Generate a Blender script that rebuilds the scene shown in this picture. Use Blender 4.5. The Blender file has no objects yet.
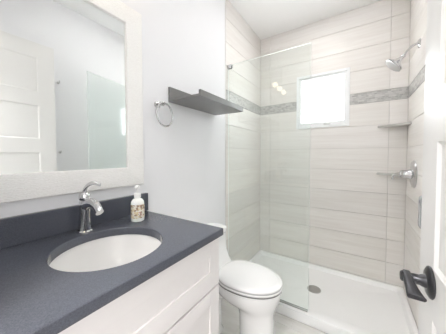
import bpy, bmesh, math, random
from mathutils import Vector, Matrix
random.seed(7)
S = bpy.context.scene
COL = S.collection
PI = math.pi

# ------------------------------------------------------------------ camera
YAW, PITCH, ROLL = math.radians(32.908), math.radians(1.754), math.radians(-0.1)
F = Vector((-math.sin(YAW)*math.cos(PITCH), math.cos(YAW)*math.cos(PITCH), -math.sin(PITCH)))
R = Vector((math.cos(YAW), math.sin(YAW), 0)); U = R.cross(F)
R, U = R*math.cos(ROLL)+U*math.sin(ROLL), U*math.cos(ROLL)-R*math.sin(ROLL)
cam = bpy.data.cameras.new('camera'); cam_o = bpy.data.objects.new('camera', cam); COL.objects.link(cam_o)
cam_o.matrix_world = Matrix(((R.x, U.x, -F.x, 0.955), (R.y, U.y, -F.y, 0.0), (R.z, U.z, -F.z, 1.206), (0, 0, 0, 1)))
cam.sensor_fit = 'HORIZONTAL'; cam.sensor_width = 36.0
cam.lens = 205.69/446*36.0
cam.shift_y = -(167-161.79)/446
cam.clip_start = 0.01
S.camera = cam_o

# ------------------------------------------------------------------ world, exposure
W = bpy.data.worlds.new('world'); S.world = W; W.use_nodes = True
bg = W.node_tree.nodes['Background']
bg.inputs['Color'].default_value = (0.96, 0.98, 1.0, 1); bg.inputs['Strength'].default_value = 4.0
S.view_settings.view_transform = 'Standard'; S.view_settings.look = 'None'
S.view_settings.gamma = 1.0; S.view_settings.use_curve_mapping = False
S.view_settings.exposure = 1.45
CEIL_FILL, BULB, SHOWER_FILL, HALL_FILL = 2.9, 3.0, 25.0, 27.0           # radiance of the vanity globes and the added fill lamps
try:
    S.cycles.max_bounces = 16; S.cycles.diffuse_bounces = 8; S.cycles.glossy_bounces = 8
    S.cycles.transparent_max_bounces = 24; S.cycles.use_denoising = True
    S.cycles.sample_clamp_indirect = 6.0
except Exception: pass

# ------------------------------------------------------------------ materials
def new_mat(name):
    m = bpy.data.materials.new(name); m.use_nodes = True
    return m, m.node_tree, m.node_tree.nodes['Principled BSDF']
def N(nt, kind, **kw):
    n = nt.nodes.new(kind)
    for k, v in kw.items():
        if hasattr(n, k): setattr(n, k, v)
        else: n.inputs[k].default_value = v
    return n
def simple(name, col, rough=0.5, metal=0.0, vary=0.03, scale=6.0, bump=0.0, bscale=200.0, spec=0.5, coat=0.0, emit=None):
    m, nt, b = new_mat(name)
    tc = N(nt, 'ShaderNodeTexCoord'); no = N(nt, 'ShaderNodeTexNoise', Scale=scale, Detail=4.0)
    nt.links.new(tc.outputs['Object'], no.inputs['Vector'])
    r = N(nt, 'ShaderNodeValToRGB')
    r.color_ramp.elements[0].color = tuple(max(0, c*(1-vary)) for c in col)+(1,)
    r.color_ramp.elements[1].color = tuple(min(1, c*(1+vary)) for c in col)+(1,)
    nt.links.new(no.outputs['Fac'], r.inputs['Fac']); nt.links.new(r.outputs['Color'], b.inputs['Base Color'])
    b.inputs['Roughness'].default_value = rough; b.inputs['Metallic'].default_value = metal
    b.inputs['Specular IOR Level'].default_value = spec; b.inputs['Coat Weight'].default_value = coat
    if emit:
        b.inputs['Emission Color'].default_value = emit[0]+(1,); b.inputs['Emission Strength'].default_value = emit[1]
    if bump:
        n2 = N(nt, 'ShaderNodeTexNoise', Scale=bscale, Detail=2.0); nt.links.new(tc.outputs['Object'], n2.inputs['Vector'])
        bp = N(nt, 'ShaderNodeBump', Strength=bump, Distance=0.002)
        nt.links.new(n2.outputs['Fac'], bp.inputs['Height']); nt.links.new(bp.outputs['Normal'], b.inputs['Normal'])
    return m
M = {}
M['paint'] = simple('white_wall_paint', (0.845, 0.845, 0.865), 0.6, vary=0.01, bump=0.05, bscale=350)
M['ceil'] = simple('ceiling_paint', (0.95, 0.95, 0.95), 0.7, vary=0.01)
M['door'] = simple('door_paint', (0.79, 0.783, 0.772), 0.4, vary=0.008)
M['cab'] = simple('cabinet_paint', (0.79, 0.765, 0.76), 0.4, vary=0.01)
M['porcelain'] = simple('porcelain', (0.88, 0.88, 0.88), 0.12, vary=0.005, coat=0.3)
M['seat'] = simple('seat_plastic', (0.88, 0.88, 0.88), 0.2, vary=0.004)
M['acrylic'] = simple('acrylic_pan', (0.92, 0.92, 0.92), 0.3, vary=0.008)
M['vinyl'] = simple('white_vinyl', (0.88, 0.89, 0.90), 0.4, vary=0.004)
M['chrome'] = simple('chrome', (0.63, 0.63, 0.64), 0.08, 1.0, vary=0.02)
M['nickel'] = simple('brushed_nickel', (0.55, 0.545, 0.54), 0.28, 1.0, vary=0.04)
M['bronze'] = simple('dark_gunmetal', (0.055, 0.055, 0.06), 0.3, 0.7, vary=0.1, scale=20)
M['shelfwood'] = simple('dark_grey_lacquer', (0.19, 0.187, 0.188), 0.38, vary=0.12, scale=14)
M['stone'] = simple('grey_stone_shelf', (0.52, 0.51, 0.49), 0.35, vary=0.1, scale=12)
M['gap_shade_dark'] = simple('dark_gap_shade', (0.24, 0.24, 0.24), 0.7)  # grey standing in for shade in the gap under the seat
M['gap_shade'] = simple('pale_gap_shade', (0.5, 0.5, 0.5), 0.7)  # paler grey standing in for shade in the gap under the lid
M['sink'] = simple('sink_porcelain', (0.80, 0.79, 0.775), 0.15, vary=0.005, coat=0.3)
M['trim'] = simple('trim_metal', (0.80, 0.78, 0.76), 0.35, 0.2, vary=0.02)
M['pump'] = simple('white_pump_plastic', (0.88, 0.88, 0.87), 0.35)
M['grout'] = simple('grout', (0.66, 0.64, 0.615), 0.9, vary=0.05)
M['bulb'] = simple('lit_warm_globe', (0.9, 0.85, 0.75), 0.4, emit=((1.0, 0.80, 0.58), BULB))
M['fill_diffuser'] = simple('ceiling_fill_diffuser', (0.9, 0.9, 0.88), 0.4, emit=((1.0, 0.985, 0.97), CEIL_FILL))
M['downlight'] = simple('downlight_fill', (0.9, 0.9, 0.88), 0.4, emit=((1.0, 0.985, 0.97), SHOWER_FILL))
M['hall_fill_lamp'] = simple('hall_fill_diffuser', (0.9, 0.9, 0.9), 0.4, emit=((1.0, 0.98, 0.96), HALL_FILL))
M['hall'] = simple('hall_paint', (0.9, 0.9, 0.9), 0.7)

def streak(name, lo, hi, rough, sc=(1.2, 1.2, 22.0), row=None, tint=0.05):
    m, nt, b = new_mat(name)
    tc = N(nt, 'ShaderNodeTexCoord'); mp = N(nt, 'ShaderNodeMapping'); mp.inputs['Scale'].default_value = sc
    no = N(nt, 'ShaderNodeTexNoise', Scale=1.6, Detail=7.0, Roughness=0.62, Distortion=0.6)
    nt.links.new(tc.outputs['Object'], mp.inputs['Vector']); nt.links.new(mp.outputs['Vector'], no.inputs['Vector'])
    r = N(nt, 'ShaderNodeValToRGB'); r.color_ramp.elements[0].position = 0.32; r.color_ramp.elements[1].position = 0.68
    r.color_ramp.elements[0].color = lo+(1,); r.color_ramp.elements[1].color = hi+(1,)
    nt.links.new(no.outputs['Fac'], r.inputs['Fac'])
    at = N(nt, 'ShaderNodeAttribute', attribute_name='tile_tint')
    mx = N(nt, 'ShaderNodeMixRGB', blend_type='MULTIPLY', Fac=1.0)
    nt.links.new(r.outputs['Color'], mx.inputs['Color1']); nt.links.new(at.outputs['Color'], mx.inputs['Color2'])
    nt.links.new(mx.outputs['Color'], b.inputs['Base Color'])
    b.inputs['Roughness'].default_value = rough
    return m
M['tile'] = streak('wood_look_wall_tile', (0.80, 0.766, 0.740), (0.870, 0.846, 0.825), 0.42)
M['floor'] = streak('marble_floor_tile', (0.68, 0.66, 0.63), (0.80, 0.785, 0.765), 0.3, sc=(3.0, 9.0, 3.0))

def mosaic_mat():
    m, nt, b = new_mat('mosaic_strip_glass')
    tc = N(nt, 'ShaderNodeTexCoord'); sep = N(nt, 'ShaderNodeSeparateXYZ'); nt.links.new(tc.outputs['Object'], sep.inputs[0])
    ad = N(nt, 'ShaderNodeMath', operation='ADD'); nt.links.new(sep.outputs['X'], ad.inputs[0]); nt.links.new(sep.outputs['Y'], ad.inputs[1])
    cb = N(nt, 'ShaderNodeCombineXYZ'); nt.links.new(ad.outputs[0], cb.inputs['X']); nt.links.new(sep.outputs['Z'], cb.inputs['Y'])
    br = N(nt, 'ShaderNodeTexBrick'); br.offset = 0.37; br.squash = 1.4; br.squash_frequency = 3
    br.inputs['Scale'].default_value = 1.0; br.inputs['Brick Width'].default_value = 0.024; br.inputs['Row Height'].default_value = 0.0125
    br.inputs['Mortar Size'].default_value = 0.0012; br.inputs['Bias'].default_value = 0.0
    br.inputs['Color1'].default_value = (0.38, 0.375, 0.37, 1); br.inputs['Color2'].default_value = (0.62, 0.61, 0.595, 1)
    br.inputs['Mortar'].default_value = (0.58, 0.57, 0.55, 1)
    nt.links.new(cb.outputs[0], br.inputs['Vector']); nt.links.new(br.outputs['Color'], b.inputs['Base Color'])
    b.inputs['Roughness'].default_value = 0.25
    return m
M['mosaic'] = mosaic_mat()

def quartz_mat():
    m, nt, b = new_mat('dark_grey_quartz')
    tc = N(nt, 'ShaderNodeTexCoord')
    no = N(nt, 'ShaderNodeTexNoise', Scale=420.0, Detail=2.0); nt.links.new(tc.outputs['Object'], no.inputs['Vector'])
    r = N(nt, 'ShaderNodeValToRGB')
    for e, (p, c) in zip(r.color_ramp.elements, ((0.3, (0.070, 0.076, 0.097)), (0.75, (0.108, 0.115, 0.142)))):
        e.position = p; e.color = c+(1,)
    nt.links.new(no.outputs['Fac'], r.inputs['Fac']); nt.links.new(r.outputs['Color'], b.inputs['Base Color'])
    b.inputs['Roughness'].default_value = 0.16; b.inputs['Specular IOR Level'].default_value = 0.5
    return m
M['quartz'] = quartz_mat()

def frame_mat():
    m, nt, b = new_mat('woven_white_frame')
    tc = N(nt, 'ShaderNodeTexCoord')
    mp = N(nt, 'ShaderNodeMapping'); mp.inputs['Scale'].default_value = (1, 0.55, 1); nt.links.new(tc.outputs['Object'], mp.inputs['Vector'])
    no = N(nt, 'ShaderNodeTexWave', Scale=60.0, Distortion=9.0, Detail=3.0); no.wave_type = 'BANDS'; no.bands_direction = 'Z'
    no.inputs['Detail Scale'].default_value = 2.2
    nt.links.new(mp.outputs[0], no.inputs['Vector'])
    r = N(nt, 'ShaderNodeValToRGB')
    r.color_ramp.elements[0].color = (0.87, 0.855, 0.835, 1); r.color_ramp.elements[1].color = (0.94, 0.93, 0.915, 1)
    r.color_ramp.elements[0].position = 0.1; r.color_ramp.elements[1].position = 0.6
    nt.links.new(no.outputs['Fac'], r.inputs['Fac']); nt.links.new(r.outputs['Color'], b.inputs['Base Color'])
    bp = N(nt, 'ShaderNodeBump', Strength=0.4, Distance=0.002); nt.links.new(no.outputs['Fac'], bp.inputs['Height'])
    nt.links.new(bp.outputs['Normal'], b.inputs['Normal']); b.inputs['Roughness'].default_value = 0.4
    return m
M['frame'] = frame_mat()

def mirror_mat():
    m, nt, b = new_mat('mirror_silver')
    b.inputs['Base Color'].default_value = (0.90, 0.92, 0.91, 1); b.inputs['Metallic'].default_value = 1; b.inputs['Roughness'].default_value = 0.0
    return m
M['mirror'] = mirror_mat()

def glass_mat(name, tint, ior=1.5, boost=1.0):
    m = bpy.data.materials.new(name); m.use_nodes = True; nt = m.node_tree; nt.nodes.clear()
    out = N(nt, 'ShaderNodeOutputMaterial'); mix = N(nt, 'ShaderNodeMixShader')
    tr = N(nt, 'ShaderNodeBsdfTransparent'); tr.inputs[0].default_value = tint+(1,)
    gl = N(nt, 'ShaderNodeBsdfGlossy'); gl.inputs['Roughness'].default_value = 0.0; gl.inputs[0].default_value = (0.97, 1.0, 0.985, 1)
    fr = N(nt, 'ShaderNodeFresnel', IOR=ior)
    geo = N(nt, 'ShaderNodeNewGeometry')
    # same reflectance from either side of the thin pane
    fr2 = N(nt, 'ShaderNodeFresnel', IOR=1.0/ior)
    inv = N(nt, 'ShaderNodeMath', operation='MULTIPLY'); inv.inputs[1].default_value = boost
    lw = N(nt, 'ShaderNodeLayerWeight', Blend=0.5)
    # Schlick: F0 + (1-F0)*(1-cos)^5, two-sided
    p5 = N(nt, 'ShaderNodeMath', operation='POWER'); p5.inputs[1].default_value = 5.0
    nt.links.new(lw.outputs['Facing'], p5.inputs[0])
    f0 = ((ior-1)/(ior+1))**2
    ma = N(nt, 'ShaderNodeMath', operation='MULTIPLY_ADD'); ma.inputs[1].default_value = 1-f0; ma.inputs[2].default_value = f0
    nt.links.new(p5.outputs[0], ma.inputs[0]); nt.links.new(ma.outputs[0], inv.inputs[0])
    for n in (fr, fr2, geo): nt.nodes.remove(n)
    nt.links.new(inv.outputs[0], mix.inputs['Fac']); nt.links.new(tr.outputs[0], mix.inputs[1]); nt.links.new(gl.outputs[0], mix.inputs[2])
    nt.links.new(mix.outputs[0], out.inputs['Surface'])
    return m
M['glass'] = glass_mat('shower_glass', (0.970, 0.991, 0.983))
M['winglass'] = glass_mat('window_glass', (0.97, 0.98, 0.98))
def edge_mat():
    m = bpy.data.materials.new('seamed_glass_edge'); m.use_nodes = True; nt = m.node_tree; nt.nodes.clear()
    out = N(nt, 'ShaderNodeOutputMaterial'); mix = N(nt, 'ShaderNodeMixShader', Fac=0.55)
    d = N(nt, 'ShaderNodeBsdfDiffuse'); t = N(nt, 'ShaderNodeBsdfTranslucent')
    d.inputs[0].default_value = t.inputs[0].default_value = (0.95, 0.98, 0.97, 1)
    nt.links.new(d.outputs[0], mix.inputs[1]); nt.links.new(t.outputs[0], mix.inputs[2]); nt.links.new(mix.outputs[0], out.inputs['Surface'])
    return m
M['glassedge'] = edge_mat()

def label_mat():
    m, nt, b = new_mat('floral_label')
    tc = N(nt, 'ShaderNodeTexCoord')
    vo = N(nt, 'ShaderNodeTexVoronoi', Scale=150.0); nt.links.new(tc.outputs['Object'], vo.inputs['Vector'])
    r = N(nt, 'ShaderNodeValToRGB'); cr = r.color_ramp
    cols = [(0.0, (0.80, 0.76, 0.68)), (0.3, (0.70, 0.58, 0.36)), (0.45, (0.78, 0.72, 0.62)), (0.55, (0.33, 0.22, 0.15)), (0.72, (0.78, 0.73, 0.64)), (0.85, (0.62, 0.35, 0.33)), (0.93, (0.40, 0.45, 0.28))]
    cr.interpolation = 'CONSTANT'
    cr.elements[0].color = cols[0][1]+(1,); cr.elements[1].position = cols[1][0]; cr.elements[1].color = cols[1][1]+(1,)
    for p, c in cols[2:]:
        e = cr.elements.new(p); e.color = c+(1,)
    nt.links.new(vo.outputs['Color'], r.inputs['Fac']); nt.links.new(r.outputs['Color'], b.inputs['Base Color'])
    b.inputs['Roughness'].default_value = 0.5
    return m
M['label'] = label_mat()
def bottle_mat():
    m, nt, b = new_mat('clear_bottle_plastic')
    b.inputs['Base Color'].default_value = (0.90, 0.89, 0.86, 1); b.inputs['Roughness'].default_value = 0.15
    b.inputs['Subsurface Weight'].default_value = 0.15
    return m
M['bottle'] = bottle_mat()

# ------------------------------------------------------------------ helpers
ORG = {}
def link(o, parent=None, origin=(0, 0, 0)):
    COL.objects.link(o)
    if parent is not None:
        o.parent = parent; ORG[o.name] = ORG[parent.name]
    else:
        o.location = origin; ORG[o.name] = Vector(origin)
    return o
def obj(name, bm, mat, parent=None, origin=(0, 0, 0), smooth=None, bevel=0.0, subsurf=0, segs=2):
    """ONE mesh object from a bmesh given in room coordinates."""
    bmesh.ops.recalc_face_normals(bm, faces=bm.faces[:])
    me = bpy.data.meshes.new(name); bm.to_mesh(me); bm.free()
    o = bpy.data.objects.new(name, me)
    link(o, parent, origin)
    me.transform(Matrix.Translation(-ORG[o.name]))
    for m in (mat if isinstance(mat, (list, tuple)) else [mat]): me.materials.append(m)
    if bevel:
        b = o.modifiers.new('bevel', 'BEVEL'); b.width = bevel; b.segments = segs; b.limit_method = 'ANGLE'; b.angle_limit = math.radians(40)
        b.harden_normals = False
    if subsurf:
        s = o.modifiers.new('sub', 'SUBSURF'); s.levels = subsurf; s.render_levels = subsurf
    if smooth is not None:
        for p in me.polygons: p.use_smooth = True
        try: me.set_sharp_from_angle(angle=math.radians(smooth))
        except Exception: pass
    return o
def tag(o, label=None, cat=None, group=None, kind=None):
    if label: o['label'] = label
    if cat: o['category'] = cat
    if group: o['group'] = group
    if kind: o['kind'] = kind
    return o
def empty(name, loc, label=None, cat=None, group=None, kind=None):
    o = bpy.data.objects.new(name, None); o.empty_display_size = 0.05
    link(o, None, loc); return tag(o, label, cat, group, kind)
def struct(name, bm, mat, **k): return tag(obj(name, bm, mat, **k), kind='structure')
def box(bm, x0, x1, y0, y1, z0, z1, mi=0):
    v = [bm.verts.new(p) for p in ((x0, y0, z0), (x1, y0, z0), (x1, y1, z0), (x0, y1, z0), (x0, y0, z1), (x1, y0, z1), (x1, y1, z1), (x0, y1, z1))]
    fs = [bm.faces.new([v[i] for i in q]) for q in ((3, 2, 1, 0), (4, 5, 6, 7), (0, 1, 5, 4), (1, 2, 6, 5), (2, 3, 7, 6), (3, 0, 4, 7))]
    for f in fs: f.material_index = mi
    return fs
def nb(): return bmesh.new()
def boxbm(*a): b = nb(); box(b, *a); return b
def loft(bm, rings, cap0=True, cap1=True, closed=True, mi=0):
    vs = [[bm.verts.new(p) for p in r] for r in rings]
    n = len(vs[0])
    for a, b in zip(vs, vs[1:]):
        for i in range(n if closed else n-1):
            j = (i+1) % n
            bm.faces.new((a[i], a[j], b[j], b[i])).material_index = mi
    if cap0: bm.faces.new(vs[0][::-1]).material_index = mi
    if cap1: bm.faces.new(vs[-1]).material_index = mi
    return vs
def frame_of(d):
    d = Vector(d).normalized(); a = Vector((0, 0, 1)) if abs(d.z) < 0.95 else Vector((1, 0, 0))
    s = d.cross(a).normalized(); return d, s, s.cross(d).normalized()
def lathe(bm, prof, c, axis=(0, 0, 1), n=32, cap0=True, cap1=True, sx=1.0):
    d, s, t = frame_of(axis); c = Vector(c)
    loft(bm, [[c+d*h+(s*math.cos(2*PI*i/n)*sx+t*math.sin(2*PI*i/n))*max(r, 1e-5) for i in range(n)] for r, h in prof], cap0, cap1)
def smooth_path(pts, n=6):
    P = [Vector(p) for p in pts]; out = []
    for i in range(len(P)-1):
        p0 = P[max(i-1, 0)]; p1 = P[i]; p2 = P[i+1]; p3 = P[min(i+2, len(P)-1)]
        for k in range(n):
            t = k/n
            out.append(0.5*((2*p1)+(p2-p0)*t+(2*p0-5*p1+4*p2-p3)*t*t+(3*p1-p0-3*p2+p3)*t**3))
    out.append(P[-1]); return out
def tube(bm, pts, rad, n=14, smooth=6, flat=1.0, closed=False, up=None):
    """sweep; rad is a number or one value per control point; flat squashes the second axis."""
    P = smooth_path(pts, smooth) if smooth else [Vector(p) for p in pts]
    m = len(P)
    rr = [rad]*m if not isinstance(rad, (list, tuple)) else None
    ff = [flat]*m if not isinstance(flat, (list, tuple)) else None
    def interp(L, i):
        x = i/(m-1)*(len(L)-1); a = min(int(x), len(L)-2); return L[a]+(L[a+1]-L[a])*(x-a)
    rings = []; pu = Vector(up) if up else None
    for i in range(m):
        if closed: d = (P[(i+1) % m]-P[i-1])
        else: d = (P[min(i+1, m-1)]-P[max(i-1, 0)])
        d.normalize()
        if pu is None: pu = frame_of(d)[2]
        s = d.cross(pu).normalized(); u = s.cross(d).normalized(); 
        if not up: pu = u
        r = rr[i] if rr else interp(rad, i); f = ff[i] if ff else interp(flat, i)
        rings.append([P[i]+s*math.cos(2*PI*k/n)*r+u*math.sin(2*PI*k/n)*r*f for k in range(n)])
    if closed: rings.append(rings[0])
    loft(bm, rings, not closed, not closed)
    if closed: bmesh.ops.remove_doubles(bm, verts=bm.verts[:], dist=1e-6)
def tint_layer(bm): return bm.loops.layers.color.new('tile_tint')

# ------------------------------------------------------------------ the room
WX, WD, HC = 1.313, 2.294, 2.557      # width, depth of the back wall, ceiling height
TY = 1.514                            # where the tiled shower starts
YF = -0.015                           # inner face of the wall with the doorway
WIN = (0.410, 0.896, 1.485, 2.035)    # window opening in the back wall
ZB0, ZB1 = 1.680, 1.780               # mosaic band

def tile_rows():
    rows = [(0.070, 0.258)] + [(0.258+0.203*k, 0.258+0.203*(k+1)) for k in range(7)]
    rows[-1] = (rows[-1][0], ZB0)
    rows.append((ZB0, ZB1, 'band'))
    rows += [(ZB1+0.203*k, min(ZB1+0.203*(k+1), HC)) for k in range(4)]
    return rows
def tiled(bm, lay, u0, u1, joints, put, hole=None):
    """tiles and mosaic strips of one wall; put(u0,u1,z0,z1,material,tint)"""
    g = 0.0016
    for row in tile_rows():
        z0, z1 = row[0], row[1]; band = len(row) == 3
        cuts = [u0] + ([] if band else [j for j in joints if u0 < j < u1]) + [u1]
        for a, b in zip(cuts, cuts[1:]):
            tv = 1.0 if band else random.uniform(0.965, 1.02)
            rects = [(a, b, z0, z1)]
            if hole:
                hx0, hx1, hz0, hz1 = hole; out = []
                for (p, q, r, s) in rects:
                    if p >= hx1 or q <= hx0 or r >= hz1 or s <= hz0: out.append((p, q, r, s)); continue
                    if p < hx0: out.append((p, hx0, r, s))
                    if q > hx1: out.append((hx1, q, r, s))
                    m0, m1 = max(p, hx0), min(q, hx1)
                    if r < hz0: out.append((m0, m1, r, hz0))
                    if s > hz1: out.append((m0, m1, hz1, s))
                rects = out
            for (p, q, r, s) in rects:
                # joints only on the outline of the tile itself
                gp = g if abs(p-a) < 1e-6 else 0; gq = g if abs(q-b) < 1e-6 else 0
                gr = g if abs(r-z0) < 1e-6 else 0; gs = g if abs(s-z1) < 1e-6 else 0
                if q-p < 0.006 or s-r < 0.006: continue
                fs = put(p+gp, q-gq, r+gr, s-gs, 2 if band else 1)
                for f in fs:
                    for l in f.loops: l[lay] = (tv, tv, tv*0.995, 1)
TT = 0.010   # tile thickness
# left wall: paint and, in the shower, tile
b = nb(); lay = tint_layer(b)
box(b, -0.12, 0.0-1e-4, YF-0.12, TY, 0, HC, 0)
box(b, -0.12, -TT+0.003, TY, WD+0.12, 0, HC, 3)
tiled(b, lay, TY+0.006, WD, [], lambda p, q, r, s, mi: box(b, -TT, 0.0, p, q, r, s, mi))
struct('wall_left', b, [M['paint'], M['tile'], M['mosaic'], M['grout']])
# right wall
b = nb(); lay = tint_layer(b)
box(b, WX+1e-4, WX+0.12, YF-0.12, TY, 0, HC, 0)
box(b, WX+TT-0.003, WX+0.12, TY, WD+0.12, 0, HC, 3)
tiled(b, lay, TY+0.006, WD, [], lambda p, q, r, s, mi: box(b, WX, WX+TT, p, q, r, s, mi))
struct('wall_right', b, [M['paint'], M['tile'], M['mosaic'], M['grout']])
# back wall with the window opening
b = nb(); lay = tint_layer(b); Y0, Y1 = WD+TT-0.003, WD+0.12
for r in ((-TT, WIN[0], 0, HC), (WIN[1], WX+TT, 0, HC), (WIN[0], WIN[1], 0, WIN[2]), (WIN[0], WIN[1], WIN[3], HC)):
    box(b, r[0], r[1], Y0, Y1, r[2], r[3], 3)
tiled(b, lay, 0.0, WX, [0.119, 1.190], lambda p, q, r, s, mi: box(b, p, q, WD, WD+TT, r, s, mi), WIN)
struct('wall_back', b, [M['paint'], M['tile'], M['mosaic'], M['grout']])
# front wall around the doorway the camera stands in
DX0, DX1, DH = 0.45, 1.123, 2.06
b = nb()
box(b, -0.12, DX0, YF-0.12, YF, 0, HC); box(b, DX1, WX+0.12, YF-0.12, YF, 0, HC); box(b, DX0, DX1, YF-0.12, YF, DH, HC)
struct('wall_front', b, M['paint'])
struct('ceiling', boxbm(-0.12, WX+0.12, YF-0.12, WD+0.12, HC, HC+0.1), M['ceil'])
# floor: tiles laid over a grout bed
b = nb(); lay = tint_layer(b)
box(b, -0.12, WX+0.12, YF-1.2, WD+0.12, -0.06, -0.003, 1)
ys = [1.519, 1.43] + [1.43-0.305*k for k in range(1, 9)]
for i, (ya, yb) in enumerate(zip(ys[1:], ys)):
    off = 0.589 if i < 1 else (0.589+0.305*(i % 2))
    xs = [off+0.61*k for k in range(-3, 4)]
    xs = [-0.0] + [x for x in xs if 0.02 < x < WX-0.02] + [WX]
    for xa, xb in zip(xs, xs[1:]):
        t = random.uniform(0.95, 1.03)
        for f in box(b, xa+0.0015, xb-0.0015, ya+0.0015, yb-0.0015, -0.01, 0.0, 0):
            for l in f.loops: l[lay] = (t, t, t, 1)
struct('floor', b, [M['floor'], M['grout']])
struct('trim_1', boxbm(-0.004, 0.0025, TY-0.002, TY+0.006, 0.07, HC), M['trim'])
struct('trim_2', boxbm(WX-0.0025, WX+0.004, TY-0.002, TY+0.006, 0.07, HC), M['trim'])
for nm, x0, x1, ya, yb in (('baseboard_left', 0.0, 0.014, 0.705, TY-0.003), ('baseboard_right', WX-0.014, WX, YF, TY-0.003)):
    struct(nm, boxbm(x0, x1, ya, yb, 0, 0.11), M['door'], bevel=0.004)

# unseen short hall, added to keep sky light out of the doorway
for nm, r in (('wall_hall_added', (-0.12, WX+0.12, YF-1.32, YF-1.20, 0, HC)), ('wall_hall_added_left', (-0.24, -0.12, YF-1.32, YF-0.12, 0, HC)), ('wall_hall_added_right', (WX+0.12, WX+0.24, YF-1.32, YF-0.12, 0, HC))):
    struct(nm, boxbm(*r), M['hall'])
struct('ceiling_hall_added', boxbm(-0.12, WX+0.12, YF-1.20, YF-0.12, HC, HC+0.1), M['ceil'])

# window
w = empty('window_1', (0.653, WD+0.03, WIN[2]), kind='structure')
def rect_frame(bm, x0, x1, z0, z1, wd, ya, yb, wb=None):
    wb = wb or wd
    box(bm, x0, x0+wd, ya, yb, z0, z1); box(bm, x1-wd, x1, ya, yb, z0, z1)
    box(bm, x0+wd, x1-wd, ya, yb, z1-wd, z1); box(bm, x0+wd, x1-wd, ya, yb, z0, z0+wb)
b = nb(); rect_frame(b, WIN[0], WIN[1], WIN[2], WIN[3], 0.026, WD-0.004, WD+0.10)
obj('window_frame', b, M['vinyl'], w, bevel=0.003)
b = nb(); rect_frame(b, WIN[0]+0.026, WIN[1]-0.026, WIN[2]+0.026, WIN[3]-0.026, 0.022, WD+0.006, WD+0.07, 0.034)
obj('window_sash', b, M['vinyl'], w, bevel=0.002)
obj('window_glass', boxbm(WIN[0]+0.046, WIN[1]-0.046, WD+0.045, WD+0.049, WIN[2]+0.058, WIN[3]-0.046), M['winglass'], w)
b = nb(); box(b, 0.675, 0.735, WD-0.002, WD+0.0055, WIN[2]+0.030, WIN[2]+0.042); box(b, 0.69, 0.72, WD-0.008, WD-0.001, WIN[2]+0.033, WIN[2]+0.039)
obj('window_latch', b, M['nickel'], w, bevel=0.002)

# the open five-panel door at the right
XD, YH, YE, DT = 1.086, -0.006, 0.657, 0.035
dr = empty('door_1', (XD+DT/2, YH, 0.01), kind='structure')
b = nb()
panels = [(0.278+0.352*k, 0.528+0.352*k) for k in range(5)]
box(b, XD+0.005, XD+DT-0.005, YH+0.02, YE-0.02, 0.03, 2.03)          # panel core
for ya, yb in ((YH, YH+0.099), (YE-0.099, YE)): box(b, XD, XD+DT, ya, yb, 0.012, 2.045)
zr = [0.012] + [z for p in panels for z in p] + [2.045]
for za, zb in zip(zr[::2], zr[1::2]): box(b, XD, XD+DT, YH+0.099, YE-0.099, za, zb)
for side in (0, 1):     # sloping sticking round every panel, on both faces
    xf, xi = (XD, XD+0.005) if side == 0 else (XD+DT, XD+DT-0.005)
    for za, zb in panels:
        ya, yb, k = YH+0.099, YE-0.099, 0.008
        o_ = [(xf, ya, za), (xf, yb, za), (xf, yb, zb), (xf, ya, zb)]
        i_ = [(xi, ya+k, za+k), (xi, yb-k, za+k), (xi, yb-k, zb-k), (xi, ya+k, zb-k)]
        loft(b, [o_, i_], False, False)
obj('door_leaf', b, M['door'], dr)
b = nb()
lathe(b, [(0.0305, 0.0), (0.0315, 0.0015), (0.0305, 0.004), (0.024, 0.0075), (0.012, 0.0085)], (XD, 0.570, 0.949), (-1, 0, 0), 40)
obj('handle_rosette', b, M['bronze'], dr, smooth=40)
b = nb()
lathe(b, [(0.0135, 0.008), (0.0120, 0.014), (0.0100, 0.018), (0.0100, 0.036), (0.0105, 0.040), (0.0105, 0.046), (0.008, 0.048)], (XD, 0.570, 0.949), (-1, 0, 0), 24)
def lsec(y, xa, xb, za, zb):
    k = 0.0025; return [Vector(p) for p in ((xa+k, y, za), (xb-k, y, za), (xb, y, za+k), (xb, y, zb-k), (xb-k, y, zb), (xa+k, y, zb), (xa, y, zb-k), (xa, y, za+k))]
loft(b, [lsec(.578, 1.0420, 1.0560, .944, .960), lsec(.562, 1.0415, 1.0560, .943, .959), lsec(.545, 1.0410, 1.0570, .941, .955), lsec(.530, 1.0405, 1.0600, .939, .951), lsec(.518, 1.0400, 1.0640, .937, .947), lsec(.511, 1.0400, 1.0675, .936, .944)])
obj('door_lever', b, M['bronze'], dr, smooth=50)
for z in (0.25, 1.05, 1.82):
    b = nb(); lathe(b, [(0.006, 0), (0.006, 0.09)], (XD+0.002, YH-0.004, z), (0, 0, 1), 12); obj('door_hinge', b, M['nickel'], dr, smooth=40)

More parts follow.
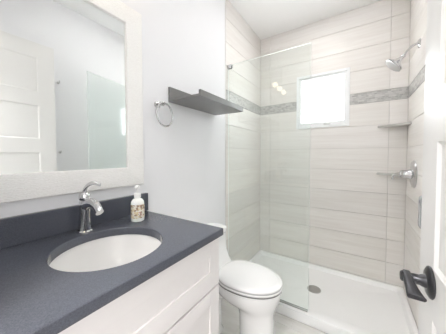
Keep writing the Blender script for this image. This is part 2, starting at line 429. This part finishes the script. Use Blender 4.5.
# ------------------------------------------------------------------ shower
b = nb()
def rr(x0, x1, y0, y1, z, r=0.03, n=5):
    out = []
    for cx, cy, a in ((x1-r, y1-r, 0), (x0+r, y1-r, 90), (x0+r, y0+r, 180), (x1-r, y0+r, 270)):
        for k in range(n+1):
            t = math.radians(a+90*k/n); out.append(Vector((cx+r*math.cos(t), cy+r*math.sin(t), z)))
    return out
g = 0.0015
X0, X1, YA, YB = g, WX-g, 1.521, WD-g
rings = [rr(X0, X1, YA, YB, 0.001, 0.004), rr(X0, X1, YA, YB, 0.066, 0.004), rr(X0+.001, X1-.001, YA+0.002, YB-.001, 0.0705, 0.006), rr(X0+.004, X1-.004, YA+0.007, YB-.004, 0.072, 0.008),
         rr(X0+0.022, X1-0.022, YA+0.080, YB-0.022, 0.072, 0.03), rr(X0+0.028, X1-0.028, YA+0.088, YB-0.028, 0.068, 0.03),
         rr(X0+0.042, X1-0.042, YA+0.108, YB-0.042, 0.038, 0.035), rr(X0+0.052, X1-0.052, YA+0.12, YB-0.052, 0.034, 0.04),
         [Vector((0.662, 1.921, 0.028))+Vector((p.x-0.656, p.y-1.93, 0))*0.05 for p in rr(X0+0.052, X1-0.052, YA+0.12, YB-0.052, 0.03, 0.04)]]
loft(b, rings, True, True)
pan = obj('shower_pan', b, M['acrylic'], None, (0.656, 1.9, 0), smooth=35)
tag(pan, 'white acrylic shower pan with low threshold on the floor under the window', 'shower pan')
dn = empty('shower_drain', (0.662, 1.921, 0.0285), 'round dark metal drain in the middle of the white shower pan', 'drain')
b = nb(); lathe(b, [(0.056, 0.0), (0.056, 0.003), (0.050, 0.005), (0.042, 0.0035)], (0.662, 1.921, 0.0285), n=36); obj('rim', b, M['nickel'], dn, smooth=40)
b = nb()
lathe(b, [(0.042, 0.0030), (0.042, 0.0042)], (0.662, 1.921, 0.0285), n=32)
for k in range(8):
    a = 2*PI*k/8; lathe(b, [(0.005, 0.004), (0.005, 0.0052)], (0.662+0.024*math.cos(a), 1.921+0.024*math.sin(a), 0.0285), n=10)
obj('strainer', b, M['nickel'], dn)

# fixed glass panel
GY, GX, GZ0, GZ1, GT = 1.5575, 0.681, 0.076, 1.990, 0.011
def glass_slab(name, p0, p1, z0, z1, t, parent):
    """upright pane from p0 to p1 (xy), polished edges in a second material"""
    b = nb(); p0 = Vector((p0[0], p0[1])); p1 = Vector((p1[0], p1[1])); d = (p1-p0).normalized(); n = Vector((-d.y, d.x))*t/2
    q = [p0+n, p1+n, p1-n, p0-n]
    lo = [b.verts.new((p.x, p.y, z0)) for p in q]; hi = [b.verts.new((p.x, p.y, z1)) for p in q]
    for i in range(4):
        j = (i+1) % 4; f = b.faces.new((lo[i], lo[j], hi[j], hi[i])); f.material_index = 0 if i in (0, 2) else 1
    b.faces.new(lo[::-1]).material_index = 1; b.faces.new(hi).material_index = 1
    return obj(name, b, [M['glass'], M['glassedge']], parent)
gp = empty('shower_screen', (0.34, GY, 0.072), 'fixed frameless clear glass shower screen standing on the threshold behind the toilet', 'shower screen')
glass_slab('glass_pane', (0.003, GY), (GX, GY), GZ0, GZ1, GT, gp)
b = nb(); box(b, 0.004, GX-0.004, GY-0.010, GY-GT/2-0.0003, 0.0722, 0.081); box(b, 0.004, GX-0.004, GY+GT/2+0.0003, GY+0.010, 0.0722, 0.081); box(b, 0.004, GX-0.004, GY-0.010, GY+0.010, 0.0722, 0.0755)
obj('bottom_channel', b, M['nickel'], gp, bevel=0.001)
b = nb(); box(b, 0.0005, 0.040, GY-0.014, GY-GT/2-0.0003, 1.960, 1.992); box(b, 0.0005, 0.040, GY+GT/2+0.0003, GY+0.014, 1.960, 1.992)
box(b, 0.0005, 0.004, GY-0.014, GY+0.014, 1.960, 1.992)
obj('wall_clamp', b, M['chrome'], gp, bevel=0.004)

# swung-open glass shower door, hinged on the right wall
H0, H1 = Vector((WX-0.010, GY)), Vector((1.186, 0.938))
gd = empty('glass_shower_door', (H0.x, H0.y, 0.085), 'frameless glass shower door swung open towards the white right wall', 'shower door')
glass_slab('glass_pane', H0, H1, 0.088, GZ1, GT, gd)
dd = (H1-H0).normalized(); nn = Vector((-dd.y, dd.x))
if nn.x > 0: nn = -nn
for z in (0.35, 1.72):
    b = nb()
    for s in (1, -1):
        c0, c1 = H0+dd*0.004, H0+dd*0.055
        q = [c0+nn*s*0.005, c1+nn*s*0.005, c1+nn*s*0.011, c0+nn*s*0.011]
        loft(b, [[Vector((p.x, p.y, z)) for p in q], [Vector((p.x, p.y, z+0.085)) for p in q]])
    box(b, WX-0.005, WX-0.0005, GY-0.022, GY+0.022, z, z+0.085)
    obj('hinge', b, M['chrome'], gd, bevel=0.001)
hb = H1-dd*0.05
b = nb()
for s in (1, -1):
    a = hb+nn*s*0.0048; c = hb+nn*s*0.046
    P = [(a.x, a.y, 0.945), (c.x, c.y, 0.945), (c.x, c.y, 1.06), (a.x, a.y, 1.06)]
    e = lambda u, v, t: tuple(u[i]+(v[i]-u[i])*t for i in range(3))
    tube(b, [P[0], e(P[0], P[1], .7), e(P[1], P[2], .08), e(P[1], P[2], .5), e(P[1], P[2], .92), e(P[3], P[2], .7), P[3]], 0.0045, 12, 5)
obj('pull_handle', b, M['chrome'], gd, smooth=50)

# shower head
sh = empty('overhead_shower', (WX, 1.951, 1.979), 'chrome bell-shaped shower head on a bent arm high on the tiled wall', 'shower head')
b = nb(); lathe(b, [(0.032, 0.0), (0.032, 0.003), (0.022, 0.010), (0.012, 0.014)], (WX-0.0003, 1.951, 1.979), (-1, 0, 0), 32); obj('flange', b, M['chrome'], sh, smooth=40)
b = nb(); tube(b, [(WX-0.004, 1.951, 1.979), (1.285, 1.948, 1.975), (1.255, 1.943, 1.950), (1.228, 1.936, 1.910)], 0.0075, 16, 7); obj('arm', b, M['chrome'], sh, smooth=60)
ax = Vector((-0.70, -0.05, -0.70)).normalized(); hc = Vector((1.228, 1.936, 1.911))
b = nb(); lathe(b, [(0.009, -0.004), (0.013, 0.0), (0.013, 0.012), (0.011, 0.016), (0.015, 0.030), (0.024, 0.046), (0.038, 0.060), (0.054, 0.071), (0.060, 0.078), (0.060, 0.086), (0.055, 0.089)], hc, ax, 40)
obj('head_bell', b, M['chrome'], sh, smooth=40)
b = nb(); lathe(b, [(0.054, 0.0875), (0.054, 0.0905), (0.02, 0.092)], hc, ax, 36); obj('spray_face', b, M['nickel'], sh, smooth=40)

# shower valve
VY, VZ = 2.018, 1.066
sv = empty('shower_valve', (WX, VY, VZ), 'chrome single-handle shower valve on the tiled wall below the shower head', 'shower valve')
b = nb(); lathe(b, [(0.100, 0.0), (0.100, 0.003), (0.094, 0.010), (0.06, 0.017), (0.040, 0.020)], (WX-0.0003, VY, VZ), (-1, 0, 0), 48); obj('escutcheon', b, M['chrome'], sv, smooth=40)
b = nb(); lathe(b, [(0.038, 0.015), (0.035, 0.030), (0.029, 0.042), (0.027, 0.066), (0.028, 0.074), (0.020, 0.082)], (WX, VY, VZ), (-1, 0, 0), 28); obj('hub', b, M['chrome'], sv, smooth=40)
b = nb(); tube(b, [(WX-0.066, VY, VZ), (WX-0.095, VY-0.004, VZ+0.002), (WX-0.118, VY-0.012, VZ-0.012), (WX-0.127, VY-0.018, VZ-0.045)], [0.013, 0.011, 0.009, 0.006], 14, 6, 0.7); obj('lever', b, M['chrome'], sv, smooth=60)

# corner shelves
def corner_shelf(z, label):
    b = nb(); n = 10; a, c = 0.203, 0.165
    out = [Vector((WX-0.0008, WD-0.0008, z)), Vector((WX-a, WD-0.0008, z))]
    for k in range(1, n):
        t = k/n; q = (1-t)**2*Vector((WX-a, WD, 0))+2*t*(1-t)*Vector((WX-0.085, WD-0.075, 0))+t*t*Vector((WX, WD-c, 0)); out.append(Vector((q.x, q.y, z)))
    out.append(Vector((WX-0.0008, WD-c, z)))
    loft(b, [out, [p+Vector((0, 0, 0.019)) for p in out]])
    o = obj('corner_shelf', b, M['stone'], None, (WX-0.06, WD-0.06, z), bevel=0.003)
    tag(o, label, 'shelf', 'stone corner shelves in the shower')
corner_shelf(1.447, 'grey stone corner shelf in the shower, upper one just under the mosaic band')
corner_shelf(1.032, 'grey stone corner shelf in the shower, lower one level with the valve handle')

# ------------------------------------------------------------------ vanity
VE, CX, CZ = 0.695, 0.506, 0.912       # end of the counter, its front edge, its top
VS = -0.005                            # near end
va = empty('vanity_cabinet', (0.24, 0.345, 0), 'white shaker vanity cabinet with false drawer front under the dark counter', 'cabinet')
b = nb(); XF = 0.470; ZT = CZ-0.0305
box(b, 0.003, XF, VS+0.004, VS+0.02, 0.0, ZT); box(b, 0.003, XF, VE-0.022, VE-0.006, 0.0, ZT)
box(b, 0.003, XF, VS+0.02, VE-0.022, 0.10, 0.116); box(b, 0.003, 0.012, VS+0.02, VE-0.022, 0.10, ZT)
box(b, XF-0.018, XF, VS+0.02, VE-0.022, ZT-0.03, ZT); box(b, XF-0.018, XF, VS+0.02, VE-0.022, 0.655, 0.70)
box(b, 0.390, 0.406, VS+0.02, VE-0.022, 0.0, 0.10)
obj('body', b, M['cab'], va, bevel=0.001)
def shaker(bm, y0, y1, z0, z1, st, rt, rb):
    xa, xb = XF+0.001, XF+0.020
    box(bm, xa, xb, y0, y0+st, z0, z1); box(bm, xa, xb, y1-st, y1, z0, z1)
    box(bm, xa, xb, y0+st, y1-st, z1-rt, z1); box(bm, xa, xb, y0+st, y1-st, z0, z0+rb)
    box(bm, xa, xb-0.006, y0+st-0.002, y1-st+0.002, z0+rb-0.002, z1-rt+0.002)
b = nb(); shaker(b, VS+0.006, VE-0.008, 0.684, 0.874, 0.060, 0.056, 0.070); obj('drawer_front', b, M['cab'], va, bevel=0.0012)
ym = (VS+VE)/2
for y0, y1 in ((VS+0.006, ym-0.0015), (ym+0.0015, VE-0.008)):
    b = nb(); shaker(b, y0, y1, 0.112, 0.676, 0.060, 0.056, 0.060); obj('door', b, M['cab'], va, bevel=0.0012)

# countertop with an elliptical cut-out
SX, SY, SA, SB = 0.276, 0.365, 0.163, 0.162     # sink centre, half axes along x and y
def ell(th, k=1.0, z=CZ): return Vector((SX+SA*k*math.cos(th), SY+SB*k*math.sin(th), z))
x0, x1, y0, y1 = 0.002, CX, VS, VE
ths = sorted(set([2*PI*k/72 for k in range(72)] + [math.atan2(y-SY, x-SX) % (2*PI) for x in (x0, x1) for y in (y0, y1)]))
def edge_pt(th, z):
    c, s = math.cos(th), math.sin(th)
    t = min([((x1-SX)/c if c > 1e-9 else 1e9), ((x0-SX)/c if c < -1e-9 else 1e9), ((y1-SY)/s if s > 1e-9 else 1e9), ((y0-SY)/s if s < -1e-9 else 1e9)])
    return Vector((SX+c*t, SY+s*t, z))
def ell_dir(th, z, k=1.0):
    c, s = math.cos(th), math.sin(th); t = 1/math.sqrt((c/SA)**2+(s/SB)**2); return Vector((SX+c*t*k, SY+s*t*k, z))
b = nb()
def rel(z, e=0): # outline eased by e
    out = []
    for th in ths:
        p = edge_pt(th, z); p.x = min(max(p.x, x0+e), x1-e); p.y = min(max(p.y, y0+e), y1-e); out.append(p)
    return out
T = 0.030
rings = [[ell_dir(t, CZ-T) for t in ths], [ell_dir(t, CZ-0.003) for t in ths], [ell_dir(t, CZ, 1.012) for t in ths], rel(CZ, 0.0025), rel(CZ-0.0025), rel(CZ-T+0.002), rel(CZ-T, 0.002), [ell_dir(t, CZ-T) for t in ths]]
loft(b, rings, False, False); bmesh.ops.remove_doubles(b, verts=b.verts[:], dist=1e-5)
ct = obj('countertop', b, M['quartz'], None, (0.25, 0.345, CZ-T), smooth=30)
tag(ct, 'dark grey quartz countertop with oval sink cut-out on the white vanity', 'countertop')
obj('backsplash', boxbm(0.002, 0.022, VS, VE+0.008, CZ+0.0004, 1.006), M['quartz'], ct, bevel=0.0015)

# undermount basin
sk = empty('sink_basin', (SX, SY, CZ-T-0.14), 'white oval undermount sink basin set into the dark grey counter', 'sink')
b = nb(); zs = CZ-T-0.0006
prof_in = [(1.03, 0.0), (1.02, -0.004), (0.985, -0.02), (0.94, -0.05), (0.84, -0.085), (0.66, -0.112), (0.40, -0.128), (0.14, -0.133)]
prof_out = [(0.14, -0.142), (0.42, -0.138), (0.69, -0.122), (0.88, -0.094), (0.985, -0.055), (1.03, -0.022), (1.055, -0.012), (1.055, 0.0)]
seq = [(k, z) for k, z in prof_in]
def er(k, z): return [ell(2*PI*i/64, k, zs+z) for i in range(64)]
loft(b, [er(k, z) for k, z in prof_out]+[er(k, z) for k, z in prof_in], True, True)
obj('bowl', b, M['sink'], sk, smooth=50)
b = nb(); lathe(b, [(0.022, 0.0), (0.022, 0.002), (0.017, 0.003), (0.016, 0.0015), (0.013, 0.0015), (0.013, 0.006), (0.009, 0.008)], (SX, SY, zs-0.1328), n=28); obj('drain_stopper', b, M['chrome'], sk, smooth=40)
b = nb(); lathe(b, [(0.009, 0.0), (0.009, 0.002), (0.006, 0.002)], (SX+SA*0.955, SY, zs-0.03), (-1, 0, 0.35), 20); obj('overflow_ring', b, M['chrome'], sk, smooth=40)

# faucet
fx, fy = 0.070, 0.374
fa = empty('faucet', (fx, fy, CZ), 'chrome single-lever faucet standing on the dark counter behind the oval sink', 'faucet')
b = nb()
def erng(cx, cz, rx, ry, n=24): return [Vector((cx+rx*math.cos(2*PI*i/n), fy+ry*math.sin(2*PI*i/n), cz)) for i in range(n)]
loft(b, [erng(fx, CZ+0.0003, .031, .029), erng(fx, CZ+.004, .031, .029), erng(fx, CZ+.008, .026, .024), erng(fx+.001, CZ+.03, .0225, .021), erng(fx+.003, CZ+.07, .0205, .0195), erng(fx+.004, CZ+.100, .0205, .0195), erng(fx+.005, CZ+.118, .0205, .020), erng(fx+.005, CZ+.124, .017, .017)])
obj('body', b, M['chrome'], fa, smooth=40)
b = nb(); tube(b, [(fx-.004, fy, CZ+.082), (fx+.020, fy, CZ+.108), (fx+.056, fy, CZ+.118), (fx+.092, fy, CZ+.110), (fx+.116, fy, CZ+.090)], [.018, .0195, .019, .0185, .0155], 20, 6, [0.95, 0.9, 0.7, 0.72, 0.85], up=(0, 1, 0)); 
obj('spout', b, M['chrome'], fa, smooth=50)
b = nb(); lathe(b, [(.0185, .1245), (.0205, .128), (.020, .140), (.016, .150), (.009, .155)], (fx+.005, fy, CZ), n=28)
tube(b, [(fx+.004, fy, CZ+.140), (fx+.006, fy, CZ+.160), (fx+.028, fy, CZ+.180), (fx+.070, fy, CZ+.193), (fx+.124, fy, CZ+.191)], [.011, .0085, .0078, .0075, .0055], 16, 6, [1, .8, .6, .5, .45], up=(0, 1, 0))
obj('lever', b, M['chrome'], fa, smooth=50)

# soap bottle
sx_, sy_ = 0.128, 0.566
so = empty('soap_bottle', (sx_, sy_, CZ), 'clear pump soap bottle with floral label on the counter by the backsplash', 'soap bottle')
b = nb(); lathe(b, [(.0255, .0005), (.028, .003), (.0285, .010), (.0285, .078), (.027, .088), (.021, .097), (.012, .103), (.0115, .112)], (sx_, sy_, CZ), n=36); obj('bottle', b, M['bottle'], so, smooth=40)
b = nb(); lathe(b, [(.0289, .016), (.0289, .076)], (sx_, sy_, CZ), n=36, cap0=False, cap1=False); tag(obj('label', b, M['label'], so, smooth=40), 'floral paper label')
b = nb(); lathe(b, [(.0145, .106), (.0145, .124), (.012, .126), (.005, .127), (.005, .146), (.010, .147), (.011, .152), (.010, .160), (.005, .162)], (sx_, sy_, CZ), n=24)
tube(b, [(sx_, sy_, CZ+.154), (sx_+.010, sy_-.012, CZ+.156), (sx_+.022, sy_-.026, CZ+.152)], [.006, .0055, .004], 12, 5)
obj('pump', b, M['pump'], so, smooth=45)

# ------------------------------------------------------------------ mirror
MY0, MY1, MZ0, MZ1, MF = 0.035, 0.680, 1.056, 1.930, 0.092
mi = empty('wall_mirror', (0.0, (MY0+MY1)/2, MZ0), 'rectangular wall mirror with wide woven white frame above the vanity', 'mirror')
b = nb()
def mring(k, x): return [Vector((x, MY0+k, MZ0+k)), Vector((x, MY1-k, MZ0+k)), Vector((x, MY1-k, MZ1-k)), Vector((x, MY0+k, MZ1-k))]
loft(b, [mring(0, 0.0008), mring(0, 0.018), mring(0.004, 0.022), mring(MF-0.010, 0.027), mring(MF-0.002, 0.027), mring(MF, 0.024), mring(MF, 0.010), mring(0.02, 0.0008)], False, False)
obj('frame', b, M['frame'], mi)
obj('mirror_glass', boxbm(0.012, 0.0165, MY0+MF-0.006, MY1-MF+0.006, MZ0+MF-0.006, MZ1-MF+0.006), M['mirror'], mi)

# vanity light above the mirror (seen as a reflection in the shower screen)
vl = empty('vanity_light', (0.0, 0.36, 2.10), 'three-globe chrome vanity light fixed on the wall above the mirror', 'wall lamp')
b = nb(); box(b, 0.0005, 0.022, 0.10, 0.62, 2.065, 2.135); obj('back_plate', b, M['nickel'], vl, bevel=0.004)
for y in (0.18, 0.36, 0.54):
    b = nb(); lathe(b, [(0.018, 0.0), (0.018, 0.02), (0.014, 0.03)], (0.022, y, 2.10), (1, 0, 0), 24); obj('socket', b, M['nickel'], vl, smooth=40)
    b = nb(); bmesh.ops.create_uvsphere(b, u_segments=24, v_segments=14, radius=0.033, matrix=Matrix.Translation((0.080, y, 2.10))); tag(obj('globe', b, M['bulb'], vl, smooth=180), 'lit warm white globe')
# flush ceiling lamp, added out of view to brighten the room
cl = empty('ceiling_fill_lamp', (0.80, 0.98, HC), 'unseen round ceiling lamp added to brighten the room', 'ceiling lamp')
b = nb(); lathe(b, [(0.17, 0.0005), (0.17, 0.018), (0.155, 0.022)], (0.80, 0.98, HC), (0, 0, -1), 48); obj('rim', b, M['nickel'], cl, smooth=40)
b = nb(); lathe(b, [(0.152, 0.0225), (0.15, 0.03), (0.11, 0.048), (0.05, 0.057), (0.004, 0.059)], (0.80, 0.98, HC), (0, 0, -1), 48); obj('fill_diffuser', b, M['fill_diffuser'], cl, smooth=60)

dl = empty('shower_fill_downlight', (0.66, 1.66, HC), 'unseen small downlight added to brighten the shower', 'downlight')  # lamp added out of view to lift the shower walls
b = nb(); lathe(b, [(0.095, 0.0005), (0.095, 0.004), (0.080, 0.008)], (0.66, 1.66, HC), (0, 0, -1), 40); obj('rim', b, M['pump'], dl, smooth=40)
b = nb(); lathe(b, [(0.079, 0.0082), (0.076, 0.0105), (0.03, 0.0125)], (0.66, 1.66, HC), (0, 0, -1), 40); obj('fill_diffuser', b, M['downlight'], dl, smooth=60)

hl = empty('hall_fill_lamp', (0.75, -0.70, HC), 'unseen round hall lamp added to light the room through the doorway', 'ceiling lamp')  # lamp added out of view; its light enters by the doorway
b = nb(); lathe(b, [(0.22, 0.0005), (0.22, 0.018), (0.205, 0.022)], (0.75, -0.70, HC), (0, 0, -1), 48); obj('rim', b, M['nickel'], hl, smooth=40)
b = nb(); lathe(b, [(0.204, 0.0225), (0.20, 0.03), (0.14, 0.048), (0.06, 0.057), (0.004, 0.059)], (0.75, -0.70, HC), (0, 0, -1), 48); obj('fill_diffuser', b, M['hall_fill_lamp'], hl, smooth=60)

# ------------------------------------------------------------------ wall shelf, towel ring, hooks
b = nb()
prof = [(0.0008, 1.528), (0.250, 1.528), (0.250, 1.563), (0.236, 1.563), (0.236, 1.542), (0.014, 1.542), (0.014, 1.618), (0.0008, 1.618)]
loft(b, [[Vector((x, 0.870, z)) for x, z in prof], [Vector((x, 1.365, z)) for x, z in prof]])
ws = obj('wall_shelf', b, M['shelfwood'], None, (0, 1.11, 1.528), bevel=0.0012)
tag(ws, 'dark grey floating ledge shelf on the white wall above the toilet', 'shelf')
tr = empty('towel_ring', (0, 0.785, 1.50), 'chrome towel ring hanging on the white wall beside the mirror', 'towel ring')
b = nb(); lathe(b, [(0.020, 0.0), (0.020, 0.006), (0.015, 0.010), (0.009, 0.012), (0.009, 0.036), (0.013, 0.038), (0.013, 0.052), (0.009, 0.055)], (0.0005, 0.785, 1.495), (1, 0, 0), 28); obj('post', b, M['chrome'], tr, smooth=40)
b = nb(); P = []
for k in range(40):
    a = 2*PI*k/40; yy, zz = 0.056*math.cos(a), 0.065*math.sin(a); t = math.radians(10.7)
    P.append((0.045+0.10*(0.0), 0.803+yy*math.cos(t)-zz*math.sin(t), 1.4365+yy*math.sin(t)+zz*math.cos(t)))
tube(b, P, 0.0052, 12, 0, closed=True); obj('ring', b, M['chrome'], tr, smooth=180)
def hook(z, label):
    h = empty('robe_hook', (WX, 0.757, z), label, 'hook', 'hooks on the right wall')
    b = nb(); lathe(b, [(0.011, 0.0), (0.011, 0.003), (0.007, 0.005)], (WX-0.0005, 0.757, z), (-1, 0, 0), 20); obj('plate', b, M['nickel'], h, smooth=40)
    b = nb(); tube(b, [(WX-0.004, 0.757, z), (WX-0.020, 0.757, z-0.006), (WX-0.028, 0.757, z+0.005), (WX-0.027, 0.757, z+0.013)], 0.004, 12, 5); obj('prong', b, M['nickel'], h, smooth=50)
hook(1.855, 'small metal wall hook seen in the mirror, the one high up near the door edge')
hook(1.238, 'small metal wall hook seen in the mirror, the one low down near the mirror frame')

# ------------------------------------------------------------------ toilet
TYc = 1.122
to = empty('toilet', (0.30, TYc, 0), 'white elongated toilet with closed lid between the vanity and the shower', 'toilet')
def egg(cx, af, ab, hw, z, n=48, p=2.0, pb=2.6):
    """outline pointing along +x: af in front, ab behind the widest place"""
    out = []
    for i in range(n):
        th = 2*PI*i/n; c, s = math.cos(th), math.sin(th)
        e = p if c >= 0 else pb
        a = af if c >= 0 else ab
        out.append(Vector((cx+a*math.copysign(abs(c)**(2/e), c), TYc+hw*math.copysign(abs(s)**(2/e), s), z)))
    return out
b = nb()
rings = [egg(.47, .112, .112, .092, .0005), egg(.47, .112, .112, .092, .012), egg(.47, .105, .105, .085, .035), egg(.47, .101, .102, .081, .12), egg(.47, .102, .104, .082, .25), egg(.465, .106, .108, .084, .29), egg(.45, .130, .128, .098, .318),
         egg(.425, .163, .155, .118, .340), egg(.405, .192, .182, .135, .366), egg(.396, .210, .195, .146, .396), egg(.394, .2205, .199, .152, .426), egg(.394, .2205, .199, .152, .4355), egg(.394, .217, .193, .149, .438)]
loft(b, rings)
# trapway behind the foot
def rrx(x0, x1, hw, z, r): return rr(x0, x1, TYc-hw, TYc+hw, z, r, 4)
loft(b, [rrx(.05, .20, .070, .0005, .03), rrx(.05, .19, .062, .03, .03), rrx(.04, .19, .062, .25, .03), rrx(.03, .30, .062, .32, .03), rrx(.03, .38, .066, .345, .04), rrx(.02, .38, .09, .40, .05)])
obj('bowl', b, M['porcelain'], to, smooth=50)
b = nb()
loft(b, [rrx(.020, .27, .135, .3995, .05), rrx(.014, .262, .140, .43, .05), rrx(.010, .235, .145, .455, .05), rrx(.008, .205, .148, .49, .05), rrx(.006, .185, .150, .54, .05), rrx(.006, .176, .151, .60, .045), rrx(.006, .174, .152, .657, .045)])
obj('tank', b, M['porcelain'], to, smooth=40)
b = nb()
loft(b, [rrx(.005, .177, .155, .6575, .046), rrx(.004, .182, .158, .663, .048), rrx(.004, .182, .158, .684, .048), rrx(.008, .177, .154, .690, .046)])
obj('tank_lid', b, M['porcelain'], to, smooth=40)
b = nb(); lathe(b, [(.022, .0), (.022, .004), (.018, .006)], (.09, TYc, .690), n=28); obj('flush_button', b, M['chrome'], to, smooth=40)
b = nb(); loft(b, [egg(.395, .222, .168, .152, .4475), egg(.395, .2235, .169, .1535, .449), egg(.395, .2235, .169, .1535, .4560), egg(.395, .222, .168, .152, .4570)]); obj('seat', b, M['seat'], to, smooth=50)
b = nb(); loft(b, [egg(.395, .2215, .168, .151, .4660), egg(.395, .222, .169, .152, .467), egg(.395, .222, .169, .152, .475), egg(.395, .216, .164, .147, .4800), egg(.395, .19, .143, .128, .4825), egg(.395, .09, .07, .06, .4835)]); obj('lid', b, M['seat'], to, smooth=50)
b = nb(); loft(b, [egg(.395, .2195, .166, .1505, .438), egg(.395, .2195, .166, .1505, .4475)]); tag(obj('gap_shade', b, M['gap_shade_dark'], to, smooth=50), 'thin grey ring painted as shade under the seat')  # ring paints the dark line of the gap between bowl and seat
b = nb(); loft(b, [egg(.395, .2190, .165, .1500, .4570), egg(.395, .2190, .165, .1500, .4660)]); tag(obj('gap_shade', b, M['gap_shade'], to, smooth=50), 'thin grey ring painted as shade under the lid')  # ring paints the shaded gap between seat and lid
for y in (TYc-.06, TYc+.06):
    b = nb(); lathe(b, [(.010, -.02), (.010, .02)], (.226, y, .463), (0, 1, 0), 16); obj('lid_hinge', b, M['seat'], to, smooth=40)
